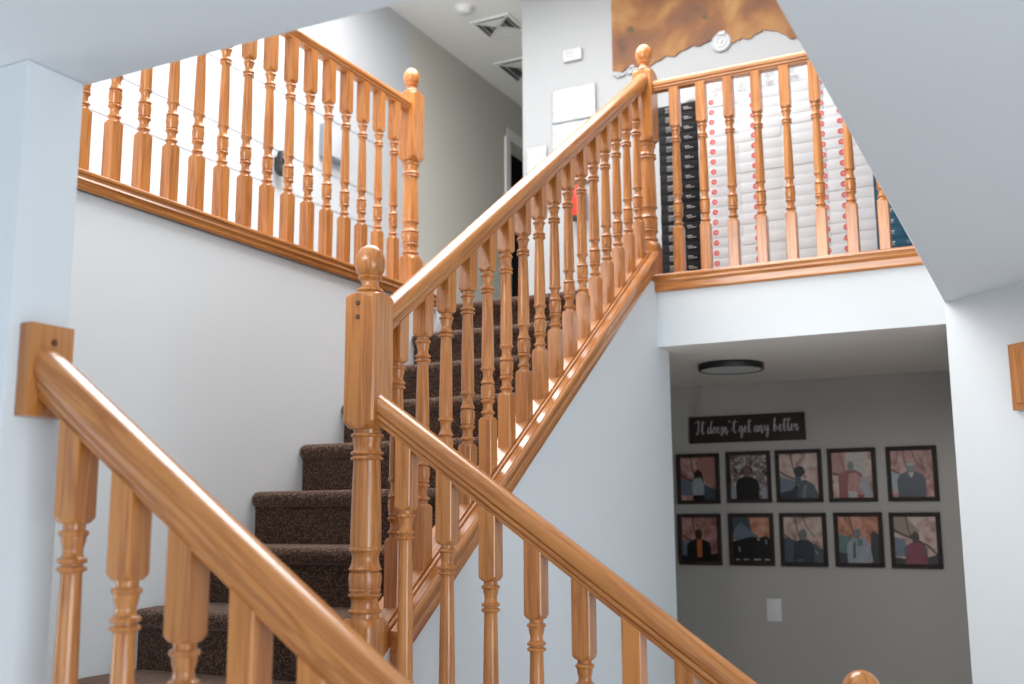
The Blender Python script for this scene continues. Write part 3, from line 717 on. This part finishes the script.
for i in range(nx_):
    bm.faces.new((grid[0][i], back[0][i], back[0][i+1], grid[0][i+1])); bm.faces.new((grid[nz_][i], grid[nz_][i+1], back[1][i+1], back[1][i]))
    bm.faces.new((back[0][i], back[1][i], back[1][i+1], back[0][i+1]))
for i in (0, nx_):
    bm.faces.new([grid[j][i] for j in range(nz_+1)]+[back[1][i], back[0][i]])
tag(obj('wrapped_bundle', bm, WRAP, smooth=60), 'grey crumpled plastic-wrapped bundle lying on top of the carton stacks', 'bundle')

# mural with a torn lower edge
MUR = mottled('rust_and_ochre_mottle', [(.07, .035, .025), (.16, .07, .035), (.21, .085, .032), (.30, .14, .045), (.36, .20, .075), (.20, .10, .055)], 3.0, 9, .7, .5)
low = [(-.712, 4.40), (-.66, 4.39), (-.60, 4.415), (-.55, 4.375), (-.50, 4.365), (-.44, 4.395), (-.38, 4.425), (-.30, 4.425), (-.22, 4.455), (-.14, 4.46), (-.05, 4.475), (0, 4.455), (.06, 4.43), (.12, 4.44),
       (.18, 4.435), (.22, 4.46), (.28, 4.47), (.34, 4.43), (.40, 4.385), (.47, 4.36), (.6, 4.37), (.8, 4.42), (1.1, 4.39), (1.5, 4.40)]
pl = []
for (xa, za), (xb, zb) in zip(low, low[1:]):
    for t in range(4): pl.append((xa+(xb-xa)*t/4, za+(zb-za)*t/4+random.uniform(-.009, .009)))
pl.append(low[-1]); pl += [(1.5, 5.06), (-.712, 5.06)]
bm = bmesh.new()
A = [bm.verts.new((x, YB-.012, z)) for x, z in pl]; C_ = [bm.verts.new((x, YB-.001, z)) for x, z in pl]
bm.faces.new(A); bm.faces.new(C_[::-1])
for i in range(len(pl)): bm.faces.new((A[i], A[(i+1) % len(pl)], C_[(i+1) % len(pl)], C_[i]))
mu = thing('wall_mural', 'mottled rust and ochre mural with a torn lower edge, high on the upstairs wall', 'mural', (0, 0, 0))
obj('painted_sheet', bm, MUR, mu)
OLV = plain('olive_spots', (.10, .075, .03), .7)
for (x, z, r) in ((-.585, 4.655, .026), (-.10, 4.63, .020)):
    bm = bmesh.new(); n = 12; c0 = [bm.verts.new((x+r*math.cos(2*math.pi*i/n)*random.uniform(.7, 1.2), YB-.0135, z+r*.8*math.sin(2*math.pi*i/n)*random.uniform(.7, 1.2))) for i in range(n)]
    c1 = [bm.verts.new((v.co.x, YB-.0115, v.co.z)) for v in c0]; bm.faces.new(c0)
    for i in range(n): bm.faces.new((c0[i], c0[(i+1) % n], c1[(i+1) % n], c1[i]))
    obj('olive_spot', bm, OLV, mu)
for k in range(9):
    x, z = random.uniform(-.71, -.52), random.uniform(4.34, 4.43)
    bm = bmesh.new(); n = 7; a0 = random.uniform(0, 6)
    pts = [(random.uniform(.5, 1.3)*.022*math.cos(a0+2*math.pi*i/n), random.uniform(.4, 1.2)*.016*math.sin(a0+2*math.pi*i/n)) for i in range(n)]
    c0 = [bm.verts.new((u, -.006*random.random()-.003, v)) for u, v in pts]; c1 = [bm.verts.new((u, 0, v)) for u, v in pts]
    bm.faces.new(c0); bm.faces.new(c1[::-1])
    for i in range(n): bm.faces.new((c0[i], c0[(i+1) % n], c1[(i+1) % n], c1[i]))
    obj('torn_flake', bm, WALLG, mu, (x, YB-.0125, z))
PLASW = plain('dull_white_plastic', (.50, .51, .52), .4)
ro = thing('wall_rosette', 'small round white swirled ornament at the torn lower edge of the mural', 'ornament', (-.005, YB-.012, 4.445))
bm = bmesh.new(); lathe(bm, [(.060, 0), (.060, .006), (.052, .012), (.046, .006), (.040, .007), (.034, .014), (.026, .016), (.022, .009), (.016, .010), (.012, .018), (.003, .020)], 28, axis='y'); obj('rings', bm, PLASW, ro, smooth=30)
bm = bmesh.new(); box(bm, -.012, .030, -.020, -.006, .040, .062, bev=.004); obj('tab', bm, PLASW, ro, smooth=40)

# things on the pale wall left of the mural
th = thing('thermostat', 'small white rounded thermostat on the pale wall left of the mural', 'thermostat', (-.985, YB-.001, 4.57))
bm = bmesh.new(); box(bm, -.066, .066, -.026, 0, -.042, .042, bev=.012); obj('housing', bm, PLASW, th, smooth=50)
bm = bmesh.new(); box(bm, -.045, .010, -.0285, -.025, -.018, .022, bev=.003); obj('display', bm, plain('pale_display', (.40, .41, .41), .3), th, smooth=40)
def sheet(label, x0, x1, z0, z1, amp):
    bm = bmesh.new(); n, mm_ = 14, 14
    g = [[bm.verts.new((x0+(x1-x0)*i/n, YB-.012-amp*abs(math.sin(i*1.7+j*.8)*math.sin(j*1.3+i*.4)), z0+(z1-z0)*j/mm_)) for i in range(n+1)] for j in range(mm_+1)]
    for j in range(mm_):
        for i in range(n): bm.faces.new((g[j][i], g[j][i+1], g[j+1][i+1], g[j+1][i]))
    o = obj('plastic_sheet', bm, plain('clear_white_plastic', (.47, .485, .50), .18), smooth=80)
    md = o.modifiers.new('thickness', 'SOLIDIFY'); md.thickness = .003; md.offset = -1
    return tag(o, label, 'plastic sheet')
sheet('crinkled white plastic sheet directly below the thermostat', -1.135, -.830, 4.122, 4.350, .014)
sheet('crinkled white plastic sheet hanging below the upper sheet under the thermostat', -1.138, -.840, 3.70, 4.116, .012)
sheet('crinkled white plastic sheet lowest and farthest left on the pale upstairs wall', -1.322, -1.180, 3.55, 3.99, .010)
fe = thing('fire_extinguisher', 'small red object hanging on the upstairs wall, glimpsed between stair balusters', 'fire extinguisher', (-.945, YB-.052, 3.45))
bm = bmesh.new(); lathe(bm, [(.040, 0), (.046, .008), (.046, .175), (.040, .195), (.022, .210), (.016, .214), (.016, .228)], 24); obj('cylinder', bm, plain('signal_red', (.70, .035, .02), .3), fe, smooth=40)
bm = bmesh.new(); lathe(bm, [(.047, -.001), (.047, .020)], 24); obj('base_ring', bm, BLACK, fe, smooth=40)
bm = bmesh.new(); box(bm, -.016, .016, -.015, .015, .228, .250, bev=.003); box(bm, -.05, .018, -.008, .008, .246, .258, bev=.003); obj('valve', bm, BLACK, fe, smooth=40)
bm = bmesh.new()
for i in range(12):
    t = i/11; lathe(bm, [(.007, 0), (.007, .020)], 8, loc=(-.052-.012*math.sin(t*3), -.01, .06+.016*i*.72))
obj('hose', bm, plain('blue_grey_rubber', (.05, .09, .14), .5), fe, smooth=40)

# fittings on the upstairs ceiling
sd = thing('smoke_detector', 'round white smoke detector on the upstairs hall ceiling', 'smoke detector', (-1.80, 3.66, TOPZ))
bm = bmesh.new(); lathe(bm, [(.060, 0), (.062, -.004), (.062, -.012), (.054, -.016), (.052, -.030), (.044, -.036), (.003, -.038)], 32); obj('housing', bm, PLAST, sd, smooth=35)
bm = bmesh.new(); lathe(bm, [(.070, -.0002), (.070, -.005)], 32); obj('base_plate', bm, WHITE, sd, smooth=35)
DUCT = plain('duct_shade', (.05, .05, .045), .8)  # colour of a flat plate that paints in the shade behind the louvres
def vent(label, x, y, sx, sy, rot=0):
    t = thing('ceiling_vent', label, 'air vent', (x, y, TOPZ), (0, 0, rot))
    bm = bmesh.new(); bw = .022
    for x0, x1, y0, y1 in ((-sx/2, sx/2, -sy/2, -sy/2+bw), (-sx/2, sx/2, sy/2-bw, sy/2), (-sx/2, -sx/2+bw, -sy/2+bw, sy/2-bw), (sx/2-bw, sx/2, -sy/2+bw, sy/2-bw)):
        box(bm, x0, x1, y0, y1, -.012, 0, bev=.003)
    for s_ in (1, -1):   # the diagonal ribs
        a_ = math.atan2(sy, sx)*s_; L_ = math.hypot(sx, sy)/2-.02
        for q in (1, -1):
            p0 = Vector((0, 0)); p1 = Vector((math.cos(a_), math.sin(a_)))*L_*q; nn = Vector((-math.sin(a_), math.cos(a_)))*.006
            prism(bm, [tuple(p0+nn), tuple(p1+nn), tuple(p1-nn), tuple(p0-nn)], -.012, -.002)
    obj('frame', bm, WHITE, t, smooth=40)
    bm = bmesh.new(); box(bm, -sx/2+bw, sx/2-bw, -sy/2+bw, sy/2-bw, -.003, 0); obj('duct_shade_plate', bm, DUCT, t)
    bm = bmesh.new(); hx, hy = sx/2-bw, sy/2-bw
    for k in range(1, 5):     # slanted louvres, turned away in two of the four quarters
        f = k/5
        for q in (1, -1):
            w2 = hy/5*.42
            prism(bm, [(-hx*f*.95, q*hy*f-w2), (hx*f*.95, q*hy*f-w2), (hx*f*.95, q*hy*f+w2), (-hx*f*.95, q*hy*f+w2)], -.012, -.010)
            if k in (2, 4): prism(bm, [(q*hx*f-.002, -hy*f*.92), (q*hx*f+.002, -hy*f*.92), (q*hx*f+.002, hy*f*.92), (q*hx*f-.002, hy*f*.92)], -.008, -.004)
    obj('louvre', bm, WHITE, t, smooth=40)
    return t
vent('square white ceiling vent with slanted louvres beside the smoke detector', -1.715, 4.01, .31, .30)
vent('larger square ceiling vent partly hidden behind the pale wall corner', -1.83, 4.76, .44, .42)
vent('small far ceiling vent deepest in the dark upstairs hall', -1.95, 5.55, .28, .20)

# left walkway wall: ledges and fittings
for i, (z, y0, y1) in enumerate(((3.487, .4, 3.3), (3.706, 1.0, 3.3), (4.06, 1.6, 3.3))):
    struct('trim_%d' % (i+1), B(-2.25, -2.246, y0, y1, z-.004, z+.004, bev=.002), plain('trim_paint_%d' % i, (.50, .52, .55), .6))
bs = thing('wall_speaker', 'small black rounded device mounted on the bright upstairs wall behind the balusters', 'wall device', (-2.25, 2.275, 3.545))
bm = bmesh.new(); lathe(bm, [(.026, .050), (.032, .060), (.033, .120), (.027, .138), (.010, .144)], 24, loc=(.045, 0, 0)); obj('body', bm, BLACK, bs, smooth=50)
bm = bmesh.new(); lathe(bm, [(.032, 0), (.044, .010), (.047, .035), (.040, .052)], 24, loc=(.055, .004, 0)); obj('base', bm, BLACK, bs, smooth=50)
bm = bmesh.new(); box(bm, 0, .030, -.02, .02, .03, .11, bev=.003); obj('bracket', bm, BLACK, bs, smooth=50)
wp = thing('wall_monitor', 'pale grey square panel with darker edges on the upstairs walkway wall', 'wall panel', (-2.25, 2.77, 3.89))
bm = bmesh.new(); box(bm, 0, .055, -.105, .105, -.105, .105, bev=.006); obj('casing', bm, plain('grey_casing', (.20, .22, .25), .5), wp, smooth=40)
bm = bmesh.new(); box(bm, .0545, .060, -.088, .100, -.092, .100, bev=.003); obj('face', bm, plain('pale_grey_face', (.52, .55, .59), .35), wp, smooth=40)
